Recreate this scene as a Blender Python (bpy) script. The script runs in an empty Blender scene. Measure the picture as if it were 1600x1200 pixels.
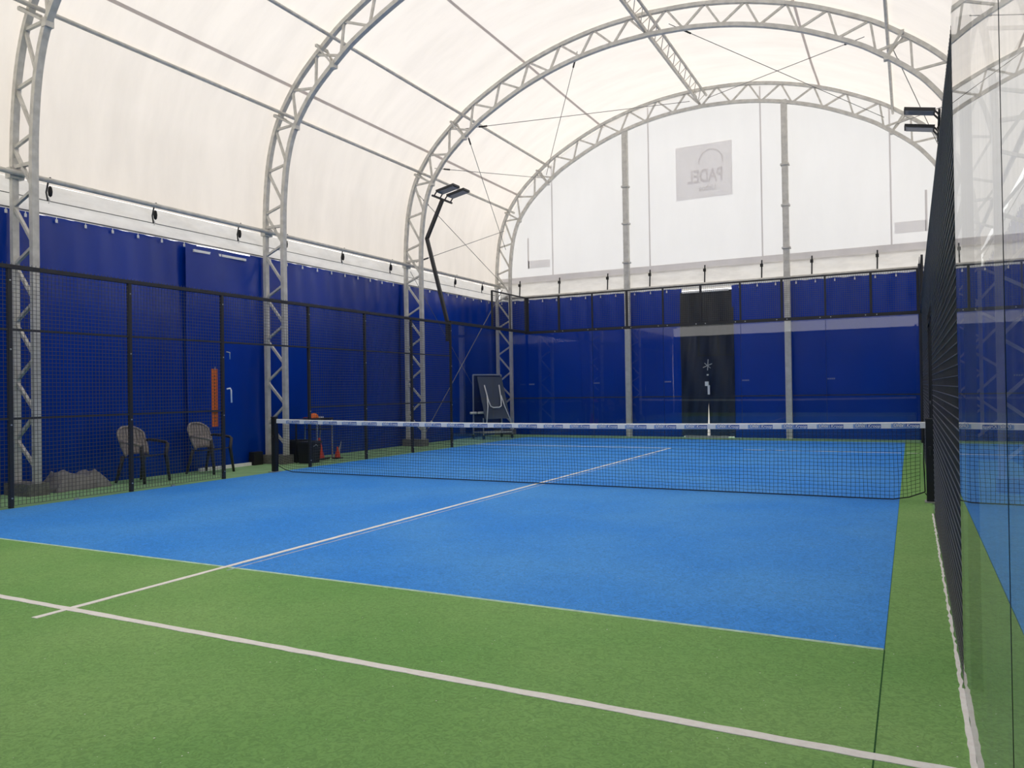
import bpy, math, random
from mathutils import Vector, Matrix
random.seed(7)
S = bpy.context.scene
COL = S.collection

# ------------------------------------------------------------------ camera
CAM = (4.8096, -10.0615, 1.3552)
YAW, PITCH, ROLL, FPX = -0.4751, 0.00761, -0.01554, 1212.6
def cam_axes():
    f = Vector((math.sin(YAW)*math.cos(PITCH), math.cos(YAW)*math.cos(PITCH), math.sin(PITCH)))
    r = Vector((math.cos(YAW), -math.sin(YAW), 0)); u = r.cross(f)
    return r*math.cos(ROLL)+u*math.sin(ROLL), u*math.cos(ROLL)-r*math.sin(ROLL), f
r_, u_, f_ = cam_axes()
cd = bpy.data.cameras.new('camera'); cam = bpy.data.objects.new('camera', cd); COL.objects.link(cam)
cd.sensor_width = 36; cd.lens = 36*FPX/1600; cd.clip_start = 0.02; cd.clip_end = 300
m = Matrix((r_, u_, -f_)).transposed().to_4x4(); m.translation = Vector(CAM); cam.matrix_world = m
S.camera = cam

# ------------------------------------------------------------------ sky, sun, exposure
w = bpy.data.worlds.new('sky'); S.world = w; w.use_nodes = True
nt = w.node_tree; bg = nt.nodes['Background']
tc = nt.nodes.new('ShaderNodeTexCoord'); sp = nt.nodes.new('ShaderNodeSeparateXYZ')
cr = nt.nodes.new('ShaderNodeValToRGB')
nt.links.new(tc.outputs['Generated'], sp.inputs[0]); nt.links.new(sp.outputs['Z'], cr.inputs[0])
cr.color_ramp.elements[0].position = 0.0; cr.color_ramp.elements[0].color = (1, .985, .965, 1)
cr.color_ramp.elements[1].position = 0.9; cr.color_ramp.elements[1].color = (1, .985, .965, 1)
nt.links.new(cr.outputs[0], bg.inputs[0]); bg.inputs[1].default_value = 2.13
sd = bpy.data.lights.new('sun', 'SUN'); sun = bpy.data.objects.new('sun', sd); COL.objects.link(sun)
sd.energy = .42; sd.angle = math.radians(6); sd.color = (1, 0.86, 0.68)
sun.rotation_euler = (math.radians(14), math.radians(-10), 0)
S.view_settings.view_transform = 'Standard'; S.view_settings.look = 'None'
S.view_settings.exposure = 0.0; S.view_settings.gamma = 1; S.view_settings.use_curve_mapping = False

# ------------------------------------------------------------------ materials
def srgb(*c):
    def f(v):
        v /= 255
        return v/12.92 if v <= .04045 else ((v+.055)/1.055)**2.4
    return (f(c[0]), f(c[1]), f(c[2]), 1)
MATS = {}
def mat(name, col, rough=.5, metal=0, spec=.5, noise=0, nscale=6, bump=0, bscale=200, stretch=(1, 1, 1)):
    if name in MATS: return MATS[name]
    m = bpy.data.materials.new(name); m.use_nodes = True; n = m.node_tree; b = n.nodes['Principled BSDF']
    b.inputs['Base Color'].default_value = col; b.inputs['Roughness'].default_value = rough
    b.inputs['Metallic'].default_value = metal; b.inputs['Specular IOR Level'].default_value = spec
    if noise or bump:
        t = n.nodes.new('ShaderNodeTexCoord'); mp = n.nodes.new('ShaderNodeMapping'); mp.inputs['Scale'].default_value = stretch
        n.links.new(t.outputs['Object'], mp.inputs[0])
    if noise:
        a = n.nodes.new('ShaderNodeTexNoise'); a.inputs['Scale'].default_value = nscale; a.inputs['Detail'].default_value = 6
        n.links.new(mp.outputs[0], a.inputs['Vector'])
        r = n.nodes.new('ShaderNodeValToRGB')
        r.color_ramp.elements[0].position = .3; r.color_ramp.elements[1].position = .7
        r.color_ramp.elements[0].color = tuple(c*(1-noise) for c in col[:3])+(1,)
        r.color_ramp.elements[1].color = tuple(min(1, c*(1+noise)) for c in col[:3])+(1,)
        n.links.new(a.outputs['Fac'], r.inputs[0]); n.links.new(r.outputs[0], b.inputs['Base Color'])
    if bump:
        a2 = n.nodes.new('ShaderNodeTexNoise'); a2.inputs['Scale'].default_value = bscale; a2.inputs['Detail'].default_value = 3
        n.links.new(mp.outputs[0], a2.inputs['Vector'])
        bp = n.nodes.new('ShaderNodeBump'); bp.inputs['Strength'].default_value = bump; bp.inputs['Distance'].default_value = .01
        n.links.new(a2.outputs['Fac'], bp.inputs['Height']); n.links.new(bp.outputs[0], b.inputs['Normal'])
    MATS[name] = m
    return m

def fabric(name, col, fac, noise=.03, stretch=(1, 1, .25)):
    """thin coated cloth: part of the daylight falling on the outside comes through"""
    m = bpy.data.materials.new(name); m.use_nodes = True; n = m.node_tree
    for x in list(n.nodes):
        if x.type != 'OUTPUT_MATERIAL': n.nodes.remove(x)
    out = [x for x in n.nodes if x.type == 'OUTPUT_MATERIAL'][0]
    t = n.nodes.new('ShaderNodeTexCoord'); mp = n.nodes.new('ShaderNodeMapping'); mp.inputs['Scale'].default_value = stretch
    a = n.nodes.new('ShaderNodeTexNoise'); a.inputs['Scale'].default_value = 2.2; a.inputs['Detail'].default_value = 8; a.inputs['Roughness'].default_value = .62
    r = n.nodes.new('ShaderNodeValToRGB'); r.color_ramp.elements[0].position = .3; r.color_ramp.elements[1].position = .62
    r.color_ramp.elements[0].color = tuple(c*(1-noise*2.2) for c in col[:3])+(1,); r.color_ramp.elements[1].color = col
    n.links.new(t.outputs['Object'], mp.inputs[0]); n.links.new(mp.outputs[0], a.inputs['Vector']); n.links.new(a.outputs['Fac'], r.inputs[0])
    d = n.nodes.new('ShaderNodeBsdfDiffuse'); tr = n.nodes.new('ShaderNodeBsdfTranslucent'); mx = n.nodes.new('ShaderNodeMixShader')
    n.links.new(r.outputs[0], d.inputs[0]); n.links.new(r.outputs[0], tr.inputs[0])
    mx.inputs[0].default_value = fac
    n.links.new(d.outputs[0], mx.inputs[1]); n.links.new(tr.outputs[0], mx.inputs[2]); n.links.new(mx.outputs[0], out.inputs[0])
    MATS[name] = m
    return m

def glass_mat(name, dust, tint):
    m = bpy.data.materials.new(name); m.use_nodes = True; n = m.node_tree
    for x in list(n.nodes):
        if x.type != 'OUTPUT_MATERIAL': n.nodes.remove(x)
    out = [x for x in n.nodes if x.type == 'OUTPUT_MATERIAL'][0]
    g = n.nodes.new('ShaderNodeNewGeometry'); mp = n.nodes.new('ShaderNodeMapRange')
    n.links.new(g.outputs['Backfacing'], mp.inputs['Value'])
    mp.inputs['To Min'].default_value = 1.5; mp.inputs['To Max'].default_value = 1/1.5
    fr = n.nodes.new('ShaderNodeFresnel'); n.links.new(mp.outputs[0], fr.inputs['IOR'])
    tr = n.nodes.new('ShaderNodeBsdfTransparent'); tr.inputs[0].default_value = tint
    gl = n.nodes.new('ShaderNodeBsdfGlossy'); gl.inputs['Roughness'].default_value = 0.0
    mx = n.nodes.new('ShaderNodeMixShader')
    # both faces of the pane together reflect 2r/(1+r)
    m_a = n.nodes.new('ShaderNodeMath'); m_a.operation = 'MULTIPLY'; m_a.inputs[1].default_value = 2
    m_b = n.nodes.new('ShaderNodeMath'); m_b.operation = 'ADD'; m_b.inputs[1].default_value = 1
    m_c = n.nodes.new('ShaderNodeMath'); m_c.operation = 'DIVIDE'
    n.links.new(fr.outputs[0], m_a.inputs[0]); n.links.new(fr.outputs[0], m_b.inputs[0])
    n.links.new(m_a.outputs[0], m_c.inputs[0]); n.links.new(m_b.outputs[0], m_c.inputs[1])
    n.links.new(m_c.outputs[0], mx.inputs[0]); n.links.new(tr.outputs[0], mx.inputs[1]); n.links.new(gl.outputs[0], mx.inputs[2])
    t = n.nodes.new('ShaderNodeTexCoord'); mpp = n.nodes.new('ShaderNodeMapping'); mpp.inputs['Scale'].default_value = (9, 9, .7)
    no = n.nodes.new('ShaderNodeTexNoise'); no.inputs['Scale'].default_value = 2; no.inputs['Detail'].default_value = 5
    n.links.new(t.outputs['Object'], mpp.inputs[0]); n.links.new(mpp.outputs[0], no.inputs['Vector'])
    rr = n.nodes.new('ShaderNodeMapRange'); n.links.new(no.outputs['Fac'], rr.inputs['Value'])
    rr.inputs['From Min'].default_value = .42; rr.inputs['From Max'].default_value = .85; rr.inputs['To Min'].default_value = dust*.25; rr.inputs['To Max'].default_value = dust
    df = n.nodes.new('ShaderNodeBsdfDiffuse'); df.inputs[0].default_value = (.68, .80, .82, 1)
    m2 = n.nodes.new('ShaderNodeMixShader'); n.links.new(rr.outputs[0], m2.inputs[0])
    n.links.new(mx.outputs[0], m2.inputs[1]); n.links.new(df.outputs[0], m2.inputs[2]); n.links.new(m2.outputs[0], out.inputs[0])
    MATS[name] = m
    return m

def turf_mat(name, col, dark, light):
    """short sand filled turf: fine curly fibre pattern over soft broad wear"""
    m = bpy.data.materials.new(name); m.use_nodes = True; n = m.node_tree; b = n.nodes['Principled BSDF']
    b.inputs['Roughness'].default_value = .85; b.inputs['Specular IOR Level'].default_value = .25
    t = n.nodes.new('ShaderNodeTexCoord')
    big = n.nodes.new('ShaderNodeTexNoise'); big.inputs['Scale'].default_value = .55; big.inputs['Detail'].default_value = 5
    fine = n.nodes.new('ShaderNodeTexNoise'); fine.inputs['Scale'].default_value = 26; fine.inputs['Detail'].default_value = 5; fine.inputs['Distortion'].default_value = 2.2
    grit = n.nodes.new('ShaderNodeTexNoise'); grit.inputs['Scale'].default_value = 190; grit.inputs['Detail'].default_value = 2
    for x in (big, fine, grit): n.links.new(t.outputs['Object'], x.inputs['Vector'])
    r1 = n.nodes.new('ShaderNodeValToRGB'); r1.color_ramp.elements[0].position = .35; r1.color_ramp.elements[1].position = .65
    r1.color_ramp.elements[0].color = dark; r1.color_ramp.elements[1].color = light
    n.links.new(big.outputs['Fac'], r1.inputs[0])
    r2 = n.nodes.new('ShaderNodeValToRGB'); r2.color_ramp.elements[0].position = .38; r2.color_ramp.elements[1].position = .60
    r2.color_ramp.elements[0].color = (.76, .76, .76, 1); r2.color_ramp.elements[1].color = (1.0, 1.0, 1.0, 1)
    n.links.new(fine.outputs['Fac'], r2.inputs[0])
    r3 = n.nodes.new('ShaderNodeValToRGB'); r3.color_ramp.elements[0].position = .3; r3.color_ramp.elements[1].position = .7
    r3.color_ramp.elements[0].color = (.93, .93, .93, 1); r3.color_ramp.elements[1].color = (1, 1, 1, 1)
    n.links.new(grit.outputs['Fac'], r3.inputs[0])
    m1 = n.nodes.new('ShaderNodeMixRGB'); m1.blend_type = 'MULTIPLY'; m1.inputs[0].default_value = 1
    m2 = n.nodes.new('ShaderNodeMixRGB'); m2.blend_type = 'MULTIPLY'; m2.inputs[0].default_value = 1
    n.links.new(r1.outputs[0], m1.inputs[1]); n.links.new(r2.outputs[0], m1.inputs[2])
    n.links.new(m1.outputs[0], m2.inputs[1]); n.links.new(r3.outputs[0], m2.inputs[2])
    sand = n.nodes.new('ShaderNodeTexNoise'); sand.inputs['Scale'].default_value = 70; sand.inputs['Detail'].default_value = 0
    n.links.new(t.outputs['Object'], sand.inputs['Vector'])
    r4 = n.nodes.new('ShaderNodeValToRGB'); r4.color_ramp.elements[0].position = .865; r4.color_ramp.elements[1].position = .88
    n.links.new(sand.outputs['Fac'], r4.inputs[0])
    m3 = n.nodes.new('ShaderNodeMixRGB'); m3.inputs[2].default_value = (.8, .8, .75, 1)
    n.links.new(r4.outputs[0], m3.inputs[0]); n.links.new(m2.outputs[0], m3.inputs[1])
    n.links.new(m3.outputs[0], b.inputs['Base Color'])
    bp = n.nodes.new('ShaderNodeBump'); bp.inputs['Strength'].default_value = .35; bp.inputs['Distance'].default_value = .012
    n.links.new(fine.outputs['Fac'], bp.inputs['Height']); n.links.new(bp.outputs[0], b.inputs['Normal'])
    MATS[name] = m
    return m

ROOF = fabric('roof_cloth', (.875, .82, .76, 1), .46, .035, (.25, 1, .25))
WALLC = fabric('wall_cloth', (.88, .88, .885, 1), .46, .012)
SEAM = fabric('seam_cloth', (.76, .735, .735, 1), .5, .04)
ROOFSEAM = fabric('roof_seam_cloth', (.60, .56, .55, 1), .5, .04)
BANNER = fabric('banner_cloth', (.89, .875, .88, 1), .5, .01)
LETTER = fabric('letter_cloth', (.86, .84, .84, 1), .5, .01)
VALANCE = fabric('valance_cloth', (.87, .85, .82, 1), .42, .06, (1, 1, 3))
CURT = mat('blue_vinyl', srgb(0, 52, 152), .24, 0, .45, .18, .8, .04, 3, (1, 1, .25))
CURTB = mat('blue_vinyl_end', srgb(0, 56, 164), .26, 0, .28, .12, .8, .04, 3, (1, 1, .25))
BLACKV = mat('black_vinyl', srgb(26, 32, 40), .32, 0, .5, .25, 2, .15, 5, (1, 1, .3))
STEEL = mat('galvanised_steel', srgb(204, 202, 196), .5, .05, .5, .14, 9, 0, 1)
PLATE = mat('weathered_plate', srgb(128, 126, 122), .7, .2, .3, .25, 30)
BLACK = mat('black_powdercoat', srgb(44, 45, 48), .5, 0, .4)
WIRE = mat('black_wire', srgb(78, 78, 80), .4, 0, .5)
NETM = mat('net_cord', srgb(18, 22, 34), .7, 0, .3)
WHITE = mat('white_paint', srgb(248, 248, 246), .6, 0, .3, .04, 20)
LINE = mat('white_line', srgb(252, 248, 243), .85, 0, .2, .06, 30, .2, 120)
GHOST = mat('worn_line', srgb(185, 200, 222), .85, 0, .2, .2, 14)
FAINT = mat('faded_line', srgb(110, 150, 210), .85, 0, .2, .3, 6)
EDGE = mat('pale_edge', srgb(190, 222, 196), .85, 0, .2, .2, 20)
SEAML = mat('turf_joint', srgb(44, 92, 50), .9, 0, .2, .4, 60)
BLUE = turf_mat('blue_turf', None, srgb(62, 156, 255), srgb(86, 170, 255))
GREEN = turf_mat('green_turf', None, srgb(126, 180, 100), srgb(146, 192, 114))
SLAB = mat('painted_slab', srgb(140, 182, 132), .8, 0, .3, .12, 3)
OUTER = mat('outside_ground', srgb(150, 148, 140), .9, 0, .2, .2, 1)
CLEAR = bpy.data.materials.new('clear_body'); CLEAR.use_nodes = True
_n = CLEAR.node_tree; _n.nodes.remove(_n.nodes['Principled BSDF']); _t = _n.nodes.new('ShaderNodeBsdfTransparent'); _t.inputs[0].default_value = (.97, .985, .98, 1)
_n.links.new(_t.outputs[0], _n.nodes['Material Output'].inputs[0])
GLASS = glass_mat('court_glass', .016, (1, 1, 1, 1))
SIDEGLASS = glass_mat('side_glass', .10, (1, 1, 1, 1))
GEDGE = mat('glass_edge', srgb(24, 40, 40), .3)
LOGO = mat('logo_blue', srgb(40, 88, 170), .6)
LOGOP = mat('logo_pale_blue', srgb(150, 180, 222), .6)
ORANGE = mat('orange_plastic', srgb(245, 120, 40), .5, 0, .4)
CONE = mat('cone_orange', srgb(225, 70, 30), .5, 0, .4)
INK = mat('dark_ink', srgb(60, 40, 30), .6)
CHAIR = mat('taupe_plastic', srgb(150, 142, 136), .42, 0, .5, .05, 30)
CHAIRD = mat('charcoal_plastic', srgb(48, 47, 48), .45, 0, .5)
TARP = mat('grey_tarp', srgb(135, 133, 132), .45, 0, .5, .15, 8)
SLATE = mat('slate_board', srgb(62, 72, 80), .5, 0, .4)
DARK = mat('dark_plastic', srgb(30, 31, 34), .5, 0, .4)
NAVY = mat('navy_box', srgb(20, 30, 66), .5)
ALU = mat('brushed_tube', srgb(190, 192, 192), .35, .6)
STRAP = mat('strap_webbing', srgb(50, 52, 54), .7)
CABLE = mat('steel_cable', srgb(120, 120, 120), .5, .4)
LENS = mat('lamp_glass', srgb(120, 126, 132), .25, 0, .5)

# ------------------------------------------------------------------ mesh helpers
class MB:
    def __init__(s): s.v = []; s.f = []; s.mi = []; s.k = 0
    def add(s, vs, fs):
        o = len(s.v); s.v += [tuple(x) for x in vs]; s.f += [tuple(i+o for i in f) for f in fs]; s.mi += [s.k]*len(fs)
    def box(s, x0, x1, y0, y1, z0, z1):
        s.add([(x0,y0,z0),(x1,y0,z0),(x1,y1,z0),(x0,y1,z0),(x0,y0,z1),(x1,y0,z1),(x1,y1,z1),(x0,y1,z1)],
              [(3,2,1,0),(4,5,6,7),(0,1,5,4),(1,2,6,5),(2,3,7,6),(3,0,4,7)])
        return s
    def plate(s, x0, x1, y, z0, z1):
        s.add([(x0, y, z0), (x1, y, z0), (x1, y, z1), (x0, y, z1)], [(0, 1, 2, 3)]); return s
    def beam(s, a, b, w, h, up=(0, 0, 1)):
        a = Vector(a); b = Vector(b); d = (b-a).normalized(); up = Vector(up)
        if abs(d.dot(up)) > .98: up = Vector((0, 1, 0))
        x = d.cross(up).normalized()*w/2; y = x.cross(d).normalized()*h/2
        vs = [a-x-y, a+x-y, a+x+y, a-x+y, b-x-y, b+x-y, b+x+y, b-x+y]
        s.add(vs, [(3,2,1,0),(4,5,6,7),(0,1,5,4),(1,2,6,5),(2,3,7,6),(3,0,4,7)])
        return s
    def tube(s, pts, r, n=8, cap=True, radii=None):
        pts = [Vector(p) for p in pts]; N = len(pts); vs = []; prev = None
        for i, p in enumerate(pts):
            d = (pts[min(i+1, N-1)]-pts[max(i-1, 0)]).normalized()
            ref = prev if prev is not None else (Vector((0,0,1)) if abs(d.z) < .9 else Vector((1,0,0)))
            x = (ref-d*ref.dot(d)).normalized(); prev = x; y = d.cross(x)
            rr = radii[i] if radii else r
            vs += [p+(x*math.cos(2*math.pi*k/n)+y*math.sin(2*math.pi*k/n))*rr for k in range(n)]
        fs = [(i*n+k, i*n+(k+1) % n, (i+1)*n+(k+1) % n, (i+1)*n+k) for i in range(N-1) for k in range(n)]
        if cap: fs += [tuple(range(n-1, -1, -1)), tuple((N-1)*n+k for k in range(n))]
        s.add(vs, fs); return s
    def grid(s, fn, nu, nv, flip=False):
        vs = [fn(i/nu, j/nv) for j in range(nv+1) for i in range(nu+1)]
        fs = []
        for j in range(nv):
            for i in range(nu):
                a = j*(nu+1)+i; q = (a, a+1, a+nu+2, a+nu+1); fs.append(q[::-1] if flip else q)
        s.add(vs, fs); return s
    def shell(s, fn, nu, nv, t):
        """a grid with thickness t(normal offset vector)"""
        t = Vector(t); n = (nu+1)*(nv+1)
        a = [Vector(fn(i/nu, j/nv)) for j in range(nv+1) for i in range(nu+1)]
        vs = a+[p+t for p in a]; fs = []
        for j in range(nv):
            for i in range(nu):
                k = j*(nu+1)+i; q = (k, k+1, k+nu+2, k+nu+1); fs.append(q[::-1]); fs.append(tuple(x+n for x in q))
        rim = [i for i in range(nu+1)]+[j*(nu+1)+nu for j in range(1, nv+1)]+[nv*(nu+1)+i for i in range(nu-1, -1, -1)]+[j*(nu+1) for j in range(nv-1, 0, -1)]
        for a_, b_ in zip(rim, rim[1:]+rim[:1]): fs.append((a_, b_, b_+n, a_+n))
        s.add(vs, fs); return s
    def lathe(s, prof, c, n=20):
        c = Vector(c); vs = []
        for r, z in prof: vs += [c+Vector((r*math.cos(2*math.pi*k/n), r*math.sin(2*math.pi*k/n), z)) for k in range(n)]
        N = len(prof)
        fs = [(i*n+k, i*n+(k+1) % n, (i+1)*n+(k+1) % n, (i+1)*n+k) for i in range(N-1) for k in range(n)]
        fs += [tuple(range(n-1, -1, -1)), tuple((N-1)*n+k for k in range(n))]
        s.add(vs, fs); return s
    def build(s, name, mats, parent=None, smooth=False):
        me = bpy.data.meshes.new(name); me.from_pydata(s.v, [], s.f)
        if not isinstance(mats, (list, tuple)): mats = [mats]
        for x in mats: me.materials.append(x)
        if s.k or any(s.mi): me.polygons.foreach_set('material_index', s.mi)
        if smooth: me.polygons.foreach_set('use_smooth', [True]*len(s.f))
        me.update()
        o = bpy.data.objects.new(name, me); COL.objects.link(o)
        if parent is not None:
            o.parent = parent
            o.matrix_parent_inverse = Matrix.Identity(4)
            if parent.parent is not None: off = world_loc(parent)
            else: off = parent.location
            me.transform(Matrix.Translation(-Vector(off)))
        return o
def world_loc(o):
    l = Vector(o.location)
    while o.parent is not None: o = o.parent; l += Vector(o.location)
    return l
def tag(o, label, cat, group=None, kind=None):
    o['label'] = label; o['category'] = cat
    if group: o['group'] = group
    if kind: o['kind'] = kind
    return o
def thing(name, label, cat, loc=(0, 0, 0), group=None):
    o = bpy.data.objects.new(name, None); COL.objects.link(o); o.location = loc; o.empty_display_size = .1
    return tag(o, label, cat, group)
def struct(o):
    o['kind'] = 'structure'; return o
def text_mesh(s, size, mirror=False, bold=0.0, shear=0.0):
    cu = bpy.data.curves.new('letters', 'FONT'); cu.body = s; cu.size = size; cu.align_x = 'CENTER'; cu.align_y = 'CENTER'
    cu.offset = bold; cu.shear = shear; cu.extrude = 0.0
    o = bpy.data.objects.new('letters', cu); COL.objects.link(o)
    me = bpy.data.meshes.new_from_object(o.evaluated_get(bpy.context.evaluated_depsgraph_get()))
    vs = [(-v.co.x if mirror else v.co.x, v.co.y) for v in me.vertices]; fs = [tuple(p.vertices) for p in me.polygons]
    bpy.data.objects.remove(o); bpy.data.curves.remove(cu); bpy.data.meshes.remove(me)
    return vs, fs

# ------------------------------------------------------------------ tent profile
CX = -0.1
INNER = [(5.9,0),(5.9,1.5),(5.9,3),(5.9,4.5),(5.87,5.2),(5.78,5.85),(5.6,6.4),(5.3,6.85),(5,7.17),(4.5,7.57),(4,7.90),(3,8.38),(2,8.70),(1,8.88),(0,8.94)]
def catmull(P, step):
    out = []
    for i in range(len(P)-1):
        p0 = P[max(i-1, 0)]; p1 = P[i]; p2 = P[i+1]; p3 = P[min(i+2, len(P)-1)]
        L = math.dist(p1, p2); n = max(1, int(L/step+.5))
        for k in range(n):
            t = k/n
            out.append(tuple(.5*((2*b)+(-a+c)*t+(2*a-5*b+4*c-d)*t*t+(-a+3*b-3*c+d)*t**3) for a, b, c, d in zip(p0, p1, p2, p3)))
    out.append(P[-1]); return out
half = catmull(INNER, .12)
full = [(-h, z) for h, z in half]+[(h, z) for h, z in half[::-1][1:]]     # left foot to right foot
def offset(P, d):
    out = []
    for i, p in enumerate(P):
        a = P[max(i-1, 0)]; b = P[min(i+1, len(P)-1)]; tx, tz = b[0]-a[0], b[1]-a[1]; L = math.hypot(tx, tz)
        out.append((p[0]-tz/L*d, p[1]+tx/L*d))
    return out
OUTC = offset(full, .46)
CAN = offset(full, .54)
def resample(P, s_list):
    acc = [0]
    for a, b in zip(P, P[1:]): acc.append(acc[-1]+math.dist(a, b))
    res = []; j = 0
    for s in s_list:
        s = max(0, min(s, acc[-1]))
        while j < len(acc)-2 and acc[j+1] < s: j += 1
        t = (s-acc[j])/(acc[j+1]-acc[j]); res.append((P[j][0]+(P[j+1][0]-P[j][0])*t, P[j][1]+(P[j+1][1]-P[j][1])*t))
    return res
def length(P): return sum(math.dist(a, b) for a, b in zip(P, P[1:]))
def sweep(mb, P, y, w, d):
    """rectangular tube following profile P in the plane y"""
    Q0 = offset(P, -w/2); Q1 = offset(P, w/2); vs = []
    for a, b in zip(Q0, Q1):
        vs += [(a[0]+CX, y-d/2, a[1]), (b[0]+CX, y-d/2, b[1]), (b[0]+CX, y+d/2, b[1]), (a[0]+CX, y+d/2, a[1])]
    n = len(P); fs = [(i*4+k, i*4+(k+1) % 4, i*4+4+(k+1) % 4, i*4+4+k) for i in range(n-1) for k in range(4)]
    fs += [(3, 2, 1, 0), tuple((n-1)*4+k for k in range(4))]
    mb.add(vs, fs)

# ================================================================== SETTING
YF, YN = 11.27, -11.25            # cloth end walls
fl = MB().box(-60, 60, -60, 60, -.6, -.08).build('ground', OUTER); struct(fl)
floor = MB().box(-6.75, 6.55, YN-.1, YF+.1, -.10, -.010).build('floor', SLAB); struct(floor)
MB().box(-4.985, 4.998, -10.4, -5.67, -.010, 0).build('green_turf', GREEN, floor)
MB().box(4.667, 4.998, -5.67, 9.99, -.010, 0).build('green_turf', GREEN, floor)
MB().box(-4.985, 4.663, -5.66, 9.99, -.010, 0).build('blue_turf', BLUE, floor)
MB().box(-4.985, 4.66, -5.685, -5.655, -.010, .0015).build('turf_seam', EDGE, floor)
MB().box(4.662, 4.668, -10.0, -5.68, -.010, .0012).build('turf_seam', SEAML, floor)
def strip(name, a, b, wd, m, z=.003, jit=.0035, step=.09):
    a = Vector((a[0], a[1], 0)); b = Vector((b[0], b[1], 0)); d = (b-a); L = d.length; d.normalize(); nrm = Vector((-d.y, d.x, 0))
    n = max(2, int(L/step)); vs = []; fs = []
    for i in range(n+1):
        p = a+d*(L*i/n)
        for sgn in (1, -1):
            q = p+nrm*sgn*(wd/2+random.uniform(-jit, jit)); vs += [(q.x, q.y, -.009), (q.x, q.y, z)]
    for i in range(n):
        o = i*4; p = o+4
        fs += [(o+1, o+3, p+3, p+1), (o, o+1, p+1, p), (o+3, o+2, p+2, p+3)]
    fs += [(0, 2, 3, 1), (n*4, n*4+1, n*4+3, n*4+2)]
    mb = MB(); mb.add(vs, fs); return mb.build(name, m, floor)
strip('service_line', (-4.98, -6.95), (4.98, -6.95), .055, LINE)
strip('centre_line', (0, -7.17), (0, 6.98), .05, LINE, .0035)
strip('worn_centre_line', (.1, -5.75), (.13, 5.5), .018, GHOST, .0018, .002)
strip('far_service_line', (-4.98, 6.95), (.02, 6.95), .05, LINE)
strip('faded_far_service_line', (.02, 6.95), (.75, 6.95), .045, FAINT, .002, .006)
strip('far_service_line', (1.6, 6.95), (4.62, 6.95), .05, LINE)
strip('far_service_line', (4.70, 6.95), (4.97, 6.95), .05, LINE)
strip('glass_foot_line', (4.984, -10.0), (4.984, -6.1), .021, LINE, .006, .0025, .05)
strip('glass_foot_line', (4.985, -6.1), (4.985, -.9), .014, LINE, .004, .005, .05)

# cloth roof with welded seam bands
roof = MB()
i0 = next(i for i, p in enumerate(CAN) if p[1] > 4.46); i1 = len(CAN)-i0
P = CAN[i0:i1]; ny = 46
ys = [YN-.05+(YF-YN+.1)*k/ny for k in range(ny+1)]
ARCH_Y = [-3.5, 1.33, 6.10, 10.93]
def ripple(x, z, y):
    ph = math.sin((y-1.33)/4.82*math.pi)**2
    return -.035*ph*(1 if z > 6 else .3)+.012*math.sin(2.1*x+1.7*y)*ph
Nn = offset(P, 1)
vs = []
for y in ys:
    for (x, z), (xn, zn) in zip(P, Nn):
        r0 = ripple(x, z, y); vs.append((x+(xn-x)*r0+CX, y, z+(zn-z)*r0))
n = len(P); fs = [(k*n+i, k*n+i+1, k*n+n+i+1, k*n+n+i) for k in range(ny) for i in range(n-1)]
roof.add(vs, fs)
roof = roof.build('ceiling', ROOF, smooth=True); struct(roof)
def seam_band(h, z, wd, depth=.05):
    # nearest point on profile, then a narrow band of doubled cloth just under the roof
    acc = 0; best = None
    for a, b in zip(CAN, CAN[1:]):
        dd = math.dist(a, (h, z))
        if best is None or dd < best[0]: best = (dd, acc)
        acc += math.dist(a, b)
    s = best[1]; A, B = resample(CAN, [s-wd/2, s+wd/2]); mb = MB(); vs = []
    for y in ys:
        for x, zz in (A, B):
            L = math.hypot(x, zz-4); r0 = ripple(x, zz, y)-.006
            k = 1-.0012; nx, nz = x/L, (zz-4)/L
            vs.append((x+nx*(r0)+CX, y, zz+nz*(r0)))
    fs = [(k*2, k*2+1, k*2+3, k*2+2) for k in range(ny)]
    mb.add(vs, fs); mb.build('welded_seam', ROOFSEAM, roof)
for h, z in ((-5.68, 7.32), (-2.98, 8.92), (2.98, 8.92), (5.68, 7.32)): seam_band(h, z, .06)
# vertical joins of the cloth rolls
# end walls: cloth above, with bands
def end_wall(name, y, sgn):
    mb = MB(); base = 4.58
    pts = [(x+CX, z) for x, z in CAN if z > base]
    cen = (CX, base); n = len(pts)
    # strips from profile to base line, subdivided into quads
    rows = 14; vs = []
    for j in range(rows+1):
        for x, z in pts: vs.append((x, y+.012*math.sin(3*x+2*z), base+(z-base)*j/rows))
    fs = []
    for j in range(rows):
        for i in range(n-1):
            q = (j*n+i, j*n+i+1, j*n+n+i+1, j*n+n+i); fs.append(q if sgn < 0 else q[::-1])
    mb.add(vs, fs); o = mb.build(name, WALLC, smooth=True); return struct(o)
wf = end_wall('wall_far', YF, -1)
def ztop(x, margin=.05):
    best = min(CAN, key=lambda p: abs(p[0]+CX-x) + (0 if p[1] > 6 else 5)); return best[1]-margin
yb = YF-.02
mb = MB().plate(-6.5, 6.3, yb, 4.60, 4.80); mb.build('hem_band', SEAM, wf)
for x in (-4.71, -1.70, 1.37, 4.44):
    MB().plate(x-.02, x+.02, yb, 4.8, ztop(x)).build('welded_seam', SEAM, wf)
for a, b, c, d in ((-5.53, -4.80, 5.05, 5.28), (4.51, 5.19, 5.05, 5.33)):
    MB().plate(a, b, yb, c, d).build('cloth_patch', BANNER, wf)
MB().plate(-5.55, -5.50, yb, 5.05, 5.98).build('cloth_patch', SEAM, wf)
MB().plate(5.18, 5.23, yb, 5.05, 6.05).build('cloth_patch', SEAM, wf)
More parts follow.
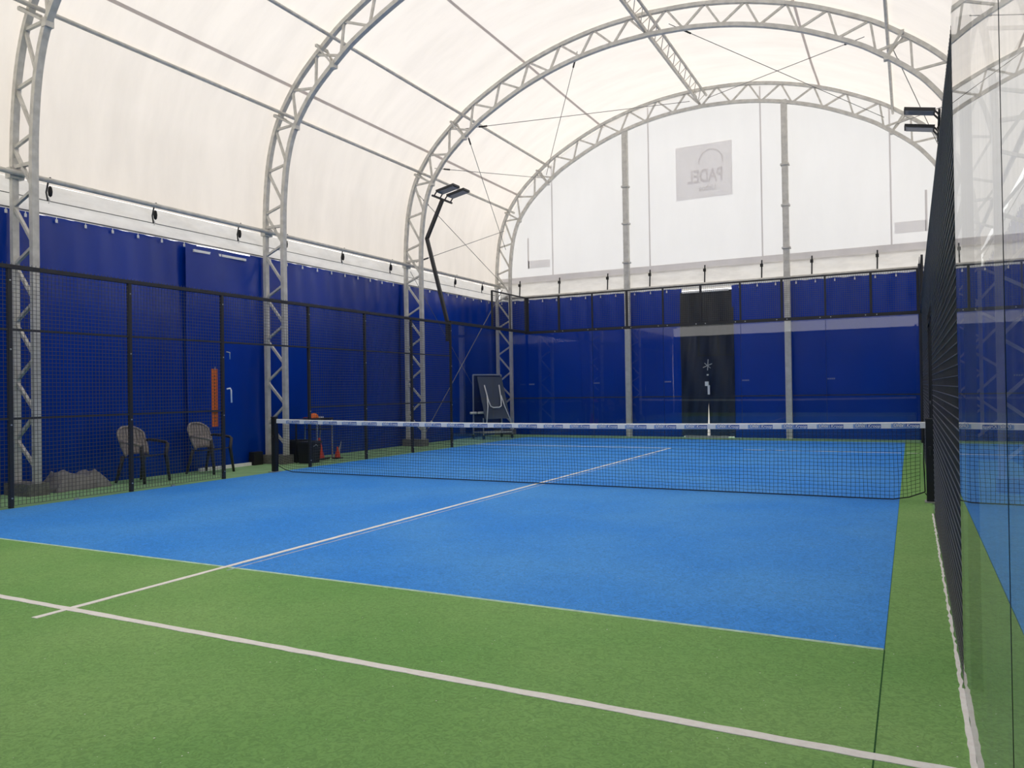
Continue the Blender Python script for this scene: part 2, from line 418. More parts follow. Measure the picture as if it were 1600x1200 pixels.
# printed panel seen from behind, with the lettering reversed
ban = MB().plate(-.92, .62, yb, 6.535, 8.01).build('printed_panel', BANNER, wf)
def wall_text(s, size, x, z, bold, y, parent, m, sx=1.0):
    vs, fs = text_mesh(s, size, True, bold)
    mb = MB(); mb.add([(x+a*sx, y, z+b) for a, b in vs], fs); return mb.build('reversed_lettering', m, parent)
wall_text('PADEL', .50, -.11, 7.12, .014, yb-.012, ban, LETTER, .66)
wall_text('Lisboa', .23, -.05, 6.80, .004, yb-.012, ban, LETTER, .8)
mb = MB()
n_ = 24
vs = [(.05+r0*math.cos(math.pi*(k/n_*1.12-.06)), yb-.012, 7.52+r0*math.sin(math.pi*(k/n_*1.12-.06))) for k in range(n_+1) for r0 in (.30, .335)]
mb.add(vs, [(2*k, 2*k+1, 2*k+3, 2*k+2) for k in range(n_)])
mb.build('printed_emblem', LETTER, ban)
wn = end_wall('wall_near', YN, 1)

# ================================================================== TRUSS ARCHES
PL, PO = length(full), length(OUTC)
def make_arch():
    root = bpy.data.objects.new('truss_arch', None); COL.objects.link(root); root.empty_display_size = .1
    mb = MB(); sweep(mb, [p for p in full], 0, .08, .095); mb.build('inner_chord', STEEL, root)
    mb = MB(); sweep(mb, OUTC, 0, .075, .09); mb.build('outer_chord', STEEL, root)
    n = 32
    si = [.35+(PL-.7)*i/n for i in range(n+1)]
    so = [.35+(PO-.7)*(i+.5)/n for i in range(n)]
    I = resample(full, si); O = resample(OUTC, so)
    for i in range(n):
        for a, sg in ((I[i], 0), (I[i+1], 1)):
            b = O[i]
            dx, dz = b[0]-a[0], b[1]-a[1]; L = math.hypot(dx, dz); e = .04/L
            # bars stop short of each other at the node
            mb = MB().beam((a[0]+dx*e+CX, 0, a[1]+dz*e), (b[0]-dx*e+CX, 0, b[1]-dz*e), .042, .042, (0, 1, 0))
            mb.build('lacing_bar', STEEL, root)
    for s in (-1, 1):
        x = s*6.14+CX
        MB().box(x-.30, x+.30, -.14, .14, -.010, .16).build('base_plate', PLATE, root)
        mb = MB().beam((s*5.94+CX, 0, 4.62), (s*6.34+CX, 0, 4.62), .05, .05)
        mb.box(min(s*6.38, s*6.30)+CX-.02, max(s*6.38, s*6.30)+CX+.02, -.1, .1, 4.45, 4.6)
        mb.build('eave_bracket', STEEL, root)
        for (hi, zi) in ((4.55, 7.50), (5.55, 6.45)):
            # diamond bracket carrying the purlin
            j = min(range(len(full)), key=lambda k: math.dist(full[k], (s*hi, zi)))
            a = full[j]; jo = min(range(len(OUTC)), key=lambda k: math.dist(OUTC[k], a)); b = OUTC[jo]
            mb = MB()
            for yy in (-.16, .16):
                mb.beam((a[0]+CX, yy*.2, a[1]), (b[0]+CX, yy, b[1]), .035, .035); mb.beam((b[0]+CX, yy, b[1]), (b[0]+CX, 0, b[1]), .05, .05)
            mb.box(a[0]+CX-.05, a[0]+CX+.05, -.06, .06, a[1]-.07, a[1]+.05)
            mb.build('purlin_bracket', STEEL, root)
    return root
arch_labels = ['galvanised truss arch nearest the camera, at the left edge beside the grey tarpaulin',
               'galvanised truss arch standing behind the left net post, second from the camera',
               'galvanised truss arch crossing overhead beside the left floodlight, third from the camera',
               'galvanised truss arch against the white end wall, farthest from the camera']
A0 = make_arch()
def copy_tree(o, parent=None):
    c = o.copy(); COL.objects.link(c)
    if parent is not None: c.parent = parent
    for ch in list(o.children): copy_tree(ch, c)
    return c
for i, (y, lb) in enumerate(zip(ARCH_Y, arch_labels)):
    o = A0 if i == 0 else copy_tree(A0)
    o.location = (0, y, 0); tag(o, lb, 'roof arch', 'steel truss arches of the tent')

# purlins: long pipes running the length of the tent
def purlin(x, z, r, lab):
    o = MB().tube([(x, YN+.3, z), (x, YF-.06, z)], r, 10).build('purlin_pipe', STEEL, smooth=True)
    return tag(o, lab, 'roof pipe', 'purlin pipes of the tent')
purlin(-6.34, 4.52, .038, 'steel eave pipe along the left side just above the hooked straps')
purlin(-5.97, 6.80, .034, 'steel purlin pipe high on the left side wall, next above the eave pipe')
purlin(-4.72, 8.02, .034, 'steel purlin pipe on the left slope of the roof, nearest to the ridge beam')
purlin(4.52, 8.02, .034, 'steel purlin pipe on the right slope of the roof, right of the ridge beam')
purlin(5.77, 6.80, .034, 'steel purlin pipe low on the right slope, behind the black side mesh')
purlin(6.14, 4.52, .038, 'steel eave pipe along the right side above the right blue curtain')
rb = thing('ridge_beam', 'lattice ridge beam of thin steel pipes running along the top of the roof', 'roof beam', (0, 0, 9.3))
y0, y1 = YN+.3, YF-.1
MB().tube([(-.30, y0, 9.30), (-.30, y1, 9.30)], .034, 8).build('top_pipe', STEEL, rb, True)
MB().tube([(-.02, y0, 9.30), (-.02, y1, 9.30)], .034, 8).build('top_pipe', STEEL, rb, True)
MB().tube([(-.16, y0, 9.03), (-.16, y1, 9.03)], .034, 8).build('bottom_pipe', STEEL, rb, True)
mb = MB(); k = y0
while k < y1-.5:
    mb.tube([(-.30, k, 9.30), (-.16, k+.25, 9.03)], .011, 5); mb.tube([(-.02, k, 9.30), (-.16, k+.25, 9.03)], .011, 5)
    mb.tube([(-.16, k+.25, 9.03), (-.30, k+.5, 9.30)], .011, 5); mb.tube([(-.16, k+.25, 9.03), (-.02, k+.5, 9.30)], .011, 5); k += .5
mb.build('lattice_rod', STEEL, rb)

# bracing cables between the two farthest arches
ya, yb2 = 6.18, 10.88
def cable(a, b, lab, r=.008, turn=None):
    a = Vector(a); b = Vector(b)
    t = thing('bracing_cable', lab, 'cable', tuple(a), 'steel bracing cables')
    MB().tube([a, b], r, 6).build('wire_rope', CABLE, t)
    d = (b-a).normalized(); p = a+d*(turn or .35)
    MB().tube([p, p+d*.22], r*2.6, 6).build('turnbuckle', DARK if turn is None else ALU, t)
def pr(h, d=.0):        # a point between the chords at signed half width h
    j = min(range(len(full)), key=lambda k: abs(full[k][0]-h)+(0 if full[k][1] > 4.4 else 9)); a, b = full[j], OUTC[j]
    return (a[0]*.6+b[0]*.4+CX, a[1]*.6+b[1]*.4)
def cb(ha, hb, lab):
    a = pr(ha); b = pr(hb); cable((a[0], ya, a[1]), (b[0], yb2, b[1]), lab)
cb(-1.6, -4.55, 'thin cable from near the ridge down to the left purlin on the far arch')
cb(-4.55, -.35, 'thin cable from the left purlin up to the ridge on the far arch')
cb(-4.5, -5.82, 'thin cable crossing the upper left wall downward to the far arch')
cb(-5.35, -4.6, 'thin cable crossing the upper left wall upward to the far arch')
cb(.5, 4.3, 'thin cable from the ridge down to the right purlin on the far arch')
cb(4.1, .2, 'thin cable from the right purlin up to the ridge on the far arch')
cb(4.6, 5.6, 'thin cable dropping toward the right floodlight')
cb(5.6, 4.6, 'thin cable rising from behind the right floodlight to the far arch')
cable((-6.16, ya, 6.35), (-6.2, yb2, 4.55), 'thin cable falling across the left wall right of the left floodlight')
cable((-6.2, ya, 4.6), (-6.16, yb2, 6.2), 'thin cable rising across the left wall right of the left floodlight')
cable((-6.2, 6.3, .12), (-6.2, 10.8, 4.4), 'bright bracing cable slanting up across the blue curtain by the far corner', .011, .45)
cable((-6.46, 6.3, 4.4), (-6.46, 10.8, .15), 'dim bracing cable slanting down across the blue curtain by the far corner', .006, 4.6)

# end wall posts
def end_post(x, lab):
    z1 = ztop(x, .5)
    t = thing('wall_post', lab, 'post', (x, 10.95, 0), 'upright posts of the end wall')
    MB().box(x-.075, x+.075, 10.89, 11.01, -.01, z1).build('shaft', STEEL, t)
    for z in [zz for zz in (4.9, 6.0, 7.05) if zz < z1-.2]:
        MB().box(x-.105, x+.105, 10.86, 11.04, z-.02, z+.025).build('clamp', STEEL, t)
end_post(-2.29, 'grey steel post of the end wall, left one of the two')
end_post(2.01, 'grey steel post of the end wall, right one of the two')

# ================================================================== CURTAINS, VALANCES, STRAPS
def curtain(name, p0, p1, ztop_, zbot, m, lab, eyes=True, spacing=.463, inward=(1, 0), amp=1.0, group='blue vinyl wind curtains', first=.2):
    p0 = Vector(p0); p1 = Vector(p1); d = p1-p0; L = d.length; d.normalize(); nn = Vector(inward)
    t = thing(name, lab, 'curtain', (p0.x, p0.y, zbot), group)
    nu = max(8, int(L/.05)); nv = 22; ph = random.uniform(0, 6)
    def fn(u, v):
        s = u*L; z = zbot+(ztop_-zbot)*v
        top = max(0, (v-.72)/.28)
        e = ((s-first) % spacing)/spacing
        scal = math.sin(math.pi*e)**2
        off = amp*(.042*top*scal*(1 if v < .999 else .6)+.012*math.sin(s*2.3+ph+z*.5)+.010*math.sin(s*5.1+2*ph-z*.8)*(.4+.6*v)+.006*math.sin(z*2.2+s))
        zz = z-(.020*scal if v > .999 and eyes else 0)
        q = p0+d*s
        return (q.x+nn.x*off, q.y+nn.y*off, zz)
    MB().grid(fn, nu, nv).build('vinyl_sheet', m, t, True)
    # bottom hem pocket
    if eyes:
        k = 0; s = first
        while s < L-.05:
            q = p0+d*s+nn*(.03*amp)
            mb = MB()
            a = Vector((q.x, q.y, ztop_-.07)); dd = Vector((d.x, d.y, 0))
            mb.beam(a-dd*.016, a+dd*.016, .05, .012, (nn.x, nn.y, 0))
            mb.beam(a+Vector((0, 0, 0)), a+Vector((0, 0, .085)), .008, .008)
            mb.build('eyelet_tie', WHITE, t); s += spacing
    return t
XL, XR = -6.62, 6.42
curtain('wind_curtain', (XL, -11.15), (XL, -3.3), 4.08, -.012, CURT, 'blue curtain at the left edge behind the nearest truss arch')
cl1 = curtain('wind_curtain', (XL-.03, -3.6), (XL-.03, -.2), 4.08, -.012, CURT, 'blue curtain behind the taupe chairs, between nearest arch and doorway sheet', first=.35)
curtain('wind_curtain', (XL+.05, -.48), (XL+.05, 1.40), 4.03, -.012, CURT, 'blue doorway sheet hung from white battens left of the net post', False, 9, amp=1.7)
curtain('wind_curtain', (XL-.02, 1.05), (XL-.02, 6.4), 4.08, -.012, CURT, 'blue curtain behind the orange cones, between second and third arch', first=.55)
curtain('wind_curtain', (XL+.03, 6.0), (XL+.04, 11.1), 4.08, -.012, CURT, 'blue curtain behind the folded table in the far left corner', first=.4)
curtain('wind_curtain', (XR, -11.15), (XR, -3.3), 4.08, -.012, CURT, 'blue curtain seen through the right glass, nearest the camera', inward=(-1, 0))
curtain('wind_curtain', (XR-.05, -3.6), (XR-.05, 11.1), 4.08, -.012, CURT, 'blue curtain beyond the right black mesh fence', inward=(-1, 0))
YC = YF-.12
curtain('wind_curtain', (-6.6, YC), (-2.29, YC), 4.08, -.012, CURTB, 'blue end curtain left of the left wall post', inward=(0, -1))
curtain('wind_curtain', (-2.32, YC-.02), (-.78, YC-.02), 4.08, -.012, CURTB, 'blue end curtain between the left wall post and the black door sheet', inward=(0, -1))
curtain('wind_curtain', (.58, YC-.02), (2.03, YC-.02), 4.08, -.012, CURTB, 'blue end curtain between the black door sheet and the right wall post', inward=(0, -1))
curtain('wind_curtain', (2.01, YC), (6.4, YC), 4.08, -.012, CURTB, 'blue end curtain right of the right wall post', inward=(0, -1))
curtain('wind_curtain', (6.4, YN+.06), (-6.6, YN+.06), 4.08, -.012, CURTB, 'blue end curtain behind the camera', False, inward=(0, 1))
# rope hem running across the end curtains
for a, b, lb in ((-6.5, -2.38, 'thin dark rail across the end curtain left of the left wall post'), (-2.2, 1.93, 'thin dark rail across the end curtain and black door sheet'), (2.1, 6.2, 'thin pale rail across the end curtain right of the right wall post')):
    o = MB().beam((a, YC-.15, 1.10), (b, YC-.15, 1.10), .02, .028).build('curtain_rail', STRAP); tag(o, lb, 'rail', 'rails across the end curtains')
# black door made of two sheets with a gap of daylight widening to the floor
dr = thing('door_sheet', 'black vinyl door sheets with padlock in the blue end curtain', 'door', (-.1, YC, 0))
def door_half(s):
    def fn(u, v):
        z = .02+3.94*v; gap = -.012+.050*max(0, (.29-v)/.29)**1.1
        xi = -.085+s*gap; xo = -.82 if s < 0 else .62
        x = xi+(xo-xi)*u
        return (x, YC-.065+s*.012+.02*math.sin(9*x+2*z)*(.4+.6*v)+.012*math.sin(23*x-3*z), z)
    MB().grid(fn, 16, 26, s > 0).build('sheet', BLACKV, dr, True)
door_half(-1); door_half(1)
mb = MB().box(-.15, -.06, YC-.17, YC-.11, 1.38, 1.50).box(-.085, -.03, YC-.15, YC-.11, 1.15, 1.40); mb.build('lock_plate', WHITE, dr)
mb = MB().beam((-.20, YC-.14, 1.88), (.04, YC-.14, 1.98), .02, .02).beam((-.08, YC-.14, 1.80), (-.06, YC-.14, 2.10), .02, .02).beam((-.16, YC-.14, 2.0), (.0, YC-.14, 1.86), .016, .016)
mb.build('tie_knot', ALU, dr)
MB().box(-.10, -.06, YC-.16, YC-.11, 1.66, 1.70).build('hook', WHITE, dr)
tag(MB().beam((-.74, YC-.14, 3.95), (.52, YC-.14, 3.95), .03, .05).build('white_batten', WHITE), 'white batten above the black door sheets', 'batten')
tag(MB().beam((-6.555, -.33, 3.935), (-6.555, .28, 3.935), .04, .045).build('white_batten', WHITE), 'white batten over the left doorway sheet, longer near half', 'batten')
tag(MB().beam((-6.555, .30, 3.935), (-6.555, .89, 3.935), .04, .045).build('white_batten', WHITE), 'white batten over the left doorway sheet, far half beside the second arch', 'batten')
tag(MB().box(-.66, .48, 10.80, 10.86, -.01, .05).build('threshold_bar', ALU), 'pale metal bar on the floor at the black door', 'bar')
tag(MB().beam((-6.44, -.36, .02), (-6.44, .84, .02), .05, .06).build('daylight_bar', WHITE), 'white bar standing in for daylight under the curtain behind the second chair', 'batten')  # white painted bar imitates the strip of daylight below the doorway sheet

# white valances between roof edge and curtain
def valance(name, p0, p1, zt, zb, inward, lab):
    p0 = Vector(p0); p1 = Vector(p1); d = p1-p0; L = d.length; d.normalize(); nn = Vector(inward)
    def fn(u, v):
        s = u*L; z = zb+(zt-zb)*v
        off = .02*math.sin(s*3.1)*math.sin(math.pi*v)+.01*math.sin(s*9+z*20)+(.035*(1-v))+(.02 if abs(v-.5) < .07 else 0)
        q = p0+d*s; return (q.x+nn.x*off, q.y+nn.y*off, z)
    o = MB().grid(fn, int(L/.08), 8).build(name, VALANCE, smooth=True)
    return tag(o, lab, 'cloth strip', 'white valances')
valance('white_valance', (-6.60, YN), (-6.60, YF), 4.52, 4.05, (1, 0), 'white cloth valance along the left side above the blue curtains')
valance('white_valance', (6.40, YN), (6.40, YF), 4.52, 4.05, (-1, 0), 'white cloth valance along the right side above the blue curtain')
valance('white_valance', (-6.5, YF-.045), (6.3, YF-.045), 4.62, 4.02, (0, -1), 'white cloth valance across the end wall below the grey hem band')
for x_, lb in ((-6.545, 'left'), (6.345, 'right')):
    o = MB().tube([(x_, YN+.1, 4.27), (x_, YF-.1, 4.27)], .007, 6).build('valance_cord', CABLE); tag(o, 'thin grey cord along the middle of the %s white valance' % lb, 'cord')
o = MB().tube([(-6.3, YF-.17, 4.16), (6.1, YF-.17, 4.16)], .04, 10).build('end_pipe', STEEL, smooth=True); tag(o, 'long pale steel pipe across the end wall above the blue curtains', 'pipe')
o = MB().beam((-6.5, YF-.15, 4.09), (6.3, YF-.15, 4.09), .02, .03).build('curtain_track', WHITE); tag(o, 'white curtain track along the top of the end curtains', 'track')
o = MB().tube([(-6.545, YN+.4, 4.07), (-6.545, YF-.2, 4.07)], .010, 6).build('curtain_cable', CABLE); tag(o, 'thin cable carrying the left blue curtains', 'cable')

# ratchet straps
strap_where = [(-3.03, 'beside the nearest arch'), (-1.24, 'above the first taupe chair'), (.60, 'above the left doorway'), (1.83, 'touching the second arch'),
               (3.60, 'first after the second arch'), (5.40, 'just before the third arch'), (8.41, 'first after the third arch'), (9.94, 'nearest the far left corner')]
for y, wh in strap_where:
    t = thing('ratchet_strap', 'dark ratchet strap hooked on the left eave pipe, '+wh, 'strap', (-6.40, y, 4.5), 'straps along the eaves')
    MB().tube([(-6.34, y-.02, 4.565), (-6.385, y-.02, 4.55), (-6.40, y-.02, 4.5), (-6.43, y-.03, 4.36), (-6.44, y, 4.24)], .012, 6).build('webbing', STRAP, t)
    MB().lathe([(.006, -.08), (.026, -.06), (.034, 0), (.026, .06), (.006, .08)], (-6.43, y+.03, 4.385), 10).build('ratchet', DARK, t, True)
    MB().tube([(-6.44, y, 4.30), (-6.44, y+.03, 4.25), (-6.44, y+.01, 4.21)], .008, 5).build('hook', ALU, t)
for x, wh in ((-5.79, 'nearest the far left corner'), (-4.47, 'between corner and left wall post'), (-2.95, 'just left of the left wall post'), (-1.69, 'just right of the left wall post'), (-.15, 'above the black door'),
          (1.35, 'just left of the right wall post'), (2.59, 'just right of the right wall post'), (4.11, 'farthest right in view')):
    t = thing('tension_strap', 'short black strap holding the end wall hem, '+wh, 'strap', (x, YF-.12, 4.2), 'straps along the end wall')
    MB().beam((x, YF-.13, 4.16), (x+.01, YF-.10, 4.68), .035, .012, (0, 1, 0)).build('webbing', STRAP, t)
    MB().box(x-.03, x+.04, YF-.15, YF-.10, 4.50, 4.58).build('buckle', DARK, t)

# ================================================================== COURT FENCES
def mesh_panel(parent, axis, c, a0, a1, z0, z1, cell=.05, r=.0021, over=0, side=-1):
    """welded wire panel; axis 'y' means it runs along y at x=c"""
    mb = MB(); n = max(1, round((a1-a0)/cell)); k = max(1, round((z1-z0)/cell))
    for i in range(n+1):
        a = a0+(a1-a0)*i/n
        if axis == 'y': mb.box(c-r, c+r, a-r, a+r, z0, z1+over)
        else: mb.box(a-r, a+r, c-r, c+r, z0, z1+over)
    for j in range(k+1):
        z = z0+(z1-z0)*j/k
        if axis == 'y': mb.box(c+side*r*2-r, c+side*r*2+r, a0, a1, z-r*1.15, z+r*1.15)
        else: mb.box(a0, a1, c-r*2.2, c-r*.6, z-r, z+r)
    mb.build('wire_mesh', WIRE, parent)
def side_fence(x, s, lab, face=.012):
    t = thing('side_fence', lab, 'fence', (x, 0, 0))
    near = [-6.06, -4.41, -2.76, -1.10]; far = [.915, 2.57, 4.22, 5.86]
    for y in near+far:
        MB().box(x-.022, x+.022, y-.024, y+.024, 0, 2.97).build('post', BLACK, t)
        mb = MB()
        for z in (.12, 1.02, 1.95, 2.8): mb.tube([(x+s*.018, y, z), (x+s*.032, y, z)], .010, 8)
        if s > 0: mb.build('bolt', ALU, t)
    MB().box(x-.03, x+.03, -6.06, 5.86, 2.945, 2.995).build('top_rail', BLACK, t)
    MB().box(x-.03, x+.03, 5.86, 9.97, 2.97, 3.04).build('top_rail', BLACK, t)
    for z in (1.095, 2.195):
        segs = [(near[0], near[-1]), (far[0], far[-1])] if z < 2 else [(near[0], far[-1])]
        for a, b in segs: MB().box(x-.014, x+.014, a, b, z-.014, z+.014).build('mid_rail', BLACK, t)
    for run in (near, far):
        for a, b in zip(run, run[1:]): mesh_panel(t, 'y', x+s*face, a+.03*(face<.03), b-.03*(face<.03), .03, 2.95, over=.07, side=s)
    mesh_panel(t, 'y', x+s*face, -1.07, .885, 2.2, 2.95, over=.07, side=s)
    # raised corner panel
    MB().box(x-.022, x+.022, 7.96, 8.0, 3.04, 4.0).build('post', BLACK, t)
    MB().box(x-.02, x+.02, 8.0, 9.97, 3.975, 4.01).build('top_rail', BLACK, t)
    MB().box(x-.012, x+.012, 9.0, 9.024, 3.04, 3.98).build('post', BLACK, t)
    mesh_panel(t, 'y', x+s*face, 8.0, 9.96, 3.05, 3.97, side=s)
    return t
lf = side_fence(-5.03, 1, 'black wire mesh side fence along the left of the court with open gateway')
mb = MB().tube([(-4.99, -1.05, 1.44), (-4.97, -1.0, 1.45), (-4.97, -.98, 1.42), (-4.97, -.975, 1.22)], .013, 8); mb.build('gate_handle', WHITE, lf, True)
mb = MB().tube([(-4.99, -1.05, 2.04), (-4.97, -1.0, 2.03), (-4.97, -1.0, 1.92)], .010, 8); mb.build('gate_latch', ALU, lf, True)
mb = MB()
for y in (-5.2, -3.6, -2.1): mb.box(-5.0, -4.97, y-.03, y+.03, .0, .02)
mb.build('fixing_clip', ALU, lf)
rf = side_fence(5.045, -1, 'black wire mesh side fence along the right of the court seen edge on', .042)
def back_fence(y, s, lab, near=False):
    t = thing('back_fence', lab, 'fence', (0, y, 0))
    for i in range(11):
        x = -5+i; wd = .05 if i in (0, 10) else (.028 if i % 2 else .018)
        MB().box(x-wd, x+wd, y-.022, y+.022, 3.0, 4.0).build('post', BLACK, t)
    for x in (-5.03, 5.03):
        MB().box(x-.04, x+.04, y-.04, y+.04, 2.955 if x < 0 else 0, 4.0 if x < 0 else 4.1).build('corner_post', BLACK, t)
    MB().box(-5.05, 5.05, y-.03, y+.03, 2.955, 3.03).build('bottom_rail', BLACK, t)
    MB().box(-5.05, 5.05, y-.018, y+.018, 3.975, 4.01).build('top_rail', BLACK, t)
    mb = MB()
    for i in range(1, 10):
        for dx in (-.12, .12): mb.tube([(-5+i+dx, y-.045, 2.99), (-5+i+dx, y-.028, 2.99)], .013, 8)
    mb.build('bolt', ALU, t)
    for i in range(5): mesh_panel(t, 'x', y+.02, -5+2*i+.03, -3+2*i-.03, 3.03, 3.98)
    return t
back_fence(10.03, -1, 'black mesh strip and rails on top of the far glass wall')
back_fence(-10.32, 1, 'black mesh strip and rails on top of the glass wall behind the camera', True)

def glass(axis, c, a0, a1, m, lab, z1=2.95, mark=True, group='clear court glass panes'):
    g = .006
    if axis == 'x': t = thing('glass_pane', lab, 'glass pane', (a0, c, 0), group); mb = MB().box(a0+g, a1-g, c-.006, c+.006, .001, z1); mb.mi = [1, 1, 0, 1, 1, 1]; mb.build('sheet', [m, CLEAR], t)
    else: t = thing('glass_pane', lab, 'glass pane', (c, a0, 0), group); mb = MB().box(c-.006, c+.006, a0+g, a1-g, .001, z1); mb.mi = [1, 1, 1, 0 if c < 0 else 1, 1, 0 if c > 0 else 1]; mb.build('sheet', [m, CLEAR], t)
    # dark polished edge line
    if axis == 'x': MB().box(a1-g, a1-g+.004, c-.007, c+.007, .012, z1).build('edge', GEDGE, t)
    else: MB().box(c-(.0068 if c > 0 else -.0052), c-(.0052 if c > 0 else -.0068), a0+g-.004, a0+g, .012, z1).build('edge', GEDGE, t)
    if mark and axis == 'x':
        mb = MB()
        for k in range(4): mb.box(a0+.02+k*.045, a0+.05+k*.045, c-.0095, c-.0062, 1.49, 1.525)
        mb.build('etched_mark', FAINTG, t)
FAINTG = mat('etched_grey', srgb(120, 130, 160), .8)
fl_names = ['far glass pane in the left corner, left of the left wall post', 'far glass pane in front of the left wall post', 'middle far glass pane in front of the black door', 'far glass pane just left of the right wall post', 'far glass pane at the right, reflecting a pale band']
edges = [-4.985, -3.0, -1.0, 1.0, 3.0, 4.985]
for i in range(5): glass('x', 10.03, edges[i], edges[i+1], GLASS, fl_names[i])
glass('y', -5.03, 5.90, 7.93, GLASS, 'left side glass pane next to the mesh, by the left floodlight')
glass('y', -5.03, 7.95, 9.98, GLASS, 'left side glass pane in the far corner, in front of the folded table')
glass('y', 5.0, -8.06, -6.10, SIDEGLASS, 'right glass pane next to the black mesh, reflecting the court', 3.0)
glass('y', 5.0, -10.1, -8.06, SIDEGLASS, 'right glass pane at the right edge of view, beyond the dark joint', 3.0)
glass('y', 5.03, 5.90, 7.93, GLASS, 'right side glass pane beyond the far end of the mesh')
glass('y', 5.03, 7.95, 9.98, GLASS, 'right side glass pane in the far right corner')

# ================================================================== NET
net = thing('tennis_net', 'black court net with white printed top tape between two black posts', 'net', (0, 0, 0))
def ztape(x): return .872+.045*(abs(x)/5)**2
mb = MB(); nx = 214; r = .0019; x0, x1 = -4.93, 4.93
def zbot(x):
    e = max(0, (abs(x)-4.55)/.38); return .015+.10*e*e
for i in range(nx+1):
    x = x0+(x1-x0)*i/nx; seg = 4
    mb.tube([(x+.006*math.sin(i*.7+k), .012*math.sin(k*1.3+x), zbot(x)+(ztape(x)-.07-zbot(x))*k/seg) for k in range(seg+1)], r, 4, False)
rows = 18
for j in range(rows+1):
    pts = []
    for i in range(0, nx+1, 3):
        x = x0+(x1-x0)*i/nx; v = j/rows
        pts.append((x, .012*math.sin(v*4*1.3+x), zbot(x)+(ztape(x)-.07-zbot(x))*v+.004*math.sin(i*.9+j)))
    mb.tube(pts, r, 4, False)
mb.build('netting', NETM, net)
mb = MB(); mb.tube([(x0+(x1-x0)*i/60, 0, zbot(x0+(x1-x0)*i/60)) for i in range(61)], .007, 6); mb.build('bottom_cord', NETM, net)
for s in (-1, 1):
    mb = MB(); mb.tube([(s*4.93, 0, zbot(4.93)), (s*4.92, .01, .45), (s*4.93, 0, .85)], .006, 6); mb.build('side_cord', NETM, net)
    mb = MB(); mb.tube([(s*4.93, 0, .10), (s*4.96, .02, .06), (s*4.99, .01, .10)], .006, 6); mb.tube([(s*4.93, 0, .895), (s*4.99, 0, .90)], .007, 6); mb.build('tie_rope', NETM, net)
tape = MB()
N = 60; vs = []
for i in range(N+1):
    x = -4.945+9.89*i/N; z = ztape(x)
    vs += [(x, -.012, z-.072), (x, -.012, z-.008), (x, 0, z), (x, .012, z-.008), (x, .012, z-.072)]
fs = [(i*5+k, i*5+5+k, i*5+6+k, i*5+1+k) for i in range(N) for k in range(4)]+[(0, 1, 2, 3, 4), tuple(N*5+k for k in (4, 3, 2, 1, 0))]
tape.add(vs, fs); tp = tape.build('top_tape', WHITE, net)
tv1, tf1 = text_mesh('Unix', .056, False, .0016, .2); tv2, tf2 = text_mesh('Kroop', .050, False, .0010, .2)
sv, sf = text_mesh('Unix', .058, False, .0050, .2)
pitch = .405; k = 0; x = 4.892-.15
while x > -4.8:
    z = ztape(x)-.041; y = -.0135
    mb = MB(); mb.k = 0
    mb.box(x+.0, x+.148, y, y+.001, z-.020, z+.022)                       # blue block under the second word
    mb.k = 1; mb.box(x-.15, x+.148, y, y+.001, z-.029, z-.0205); mb.box(x-.15, x-.002, y, y+.001, z-.0200, z+.020)           # pale underline
    mb.k = 0; mb.add([(x-.075+a, y-.0006, z+b+.002) for a, b in sv], sf)   # outline of the first word
    mb.k = 2; mb.add([(x-.075+a, y-.0012, z+b+.002) for a, b in tv1], tf1)
    mb.add([(x+.074+a, y-.0012, z+b) for a, b in tv2], tf2)
    mb.build('printed_logo', [LOGO, LOGOP, WHITE], tp)
    x -= pitch
def net_post(x, lab):
    t = thing('net_post', lab, 'post', (x, 0, 0), 'posts of the net')
    MB().box(x-.04, x+.04, -.04, .04, 0, .94).build('shaft', DARK, t)
    MB().box(x-.045, x+.045, -.045, .045, .94, .955).build('cap', BLACK, t)
    s = -1 if x > 0 else 1
    MB().box(x-.06, x+.06, -.10, .10, 0, .012).build('foot_plate', ALU, t)
    mb = MB().tube([(x, -.04, .62), (x, -.065, .62)], .02, 10); mb.tube([(x, -.06, .62), (x+.0, -.06, .54)], .006, 6); mb.build('winder', BLACK, t)
net_post(-5.0, 'black net post at the left end of the net')
net_post(4.985, 'black net post at the right end of the net, by the side mesh')

# ================================================================== FLOODLIGHTS
def floodlight(s, lab):
    tl = .08 if s > 0 else 0
    x = s*5.05; y = 5.86
    t = thing('floodlight', lab, 'floodlight', (x, y, 0), 'court floodlights')
    kx = s*5.66; kz = 5.10; tx = s*(5.20 if s < 0 else 5.33); tz = 5.97
    mb = MB().beam((s*5.10, y, 2.55), (s*5.10, y, 3.05), .07, .07).beam((s*5.10, y, 3.0), (kx, y, kz), .075, .075, (0, 1, 0)); mb.build('lower_pole', BLACK, t)
    MB().beam((kx, y, kz-.02), (tx, y, tz), .075, .075, (0, 1, 0)).build('upper_arm', BLACK, t)
    MB().beam((tx, y-.44, tz+.02+1.9*tl), (tx, y+.44, tz+.02-1.9*tl), .04, .04).build('crossbar', BLACK, t)
    for dy in (-.235, .235):
        d = Vector((-s*.90, 0, .18)).normalized(); c = Vector((tx-s*.06, y+dy, tz+.13-tl*dy/.235))
        up = Vector((s*.18, 0, .9)).normalized()
        h = MB().beam(c, c+d*.50, .29, .05, up).build('lamp_head', BLACK, t)
        MB().beam(c+d*.02-up*.031, c+d*.47-up*.031, .25, .012, up).build('lens', LENS, h)
        mb = MB()
        for e in (-.13, .13): mb.beam((tx, y+dy+e, tz+.02-tl*dy/.235), tuple(c+Vector((0, e, 0))+d*.03), .012, .03)
        mb.build('yoke', BLACK, h)
    MB().tube([(tx+s*.05, y+.05, tz-.05), (tx+s*.16, y+.08, tz-.25), (kx-s*.1, y+.06, kz+.25)], .008, 6).build('cable', DARK, t, True)
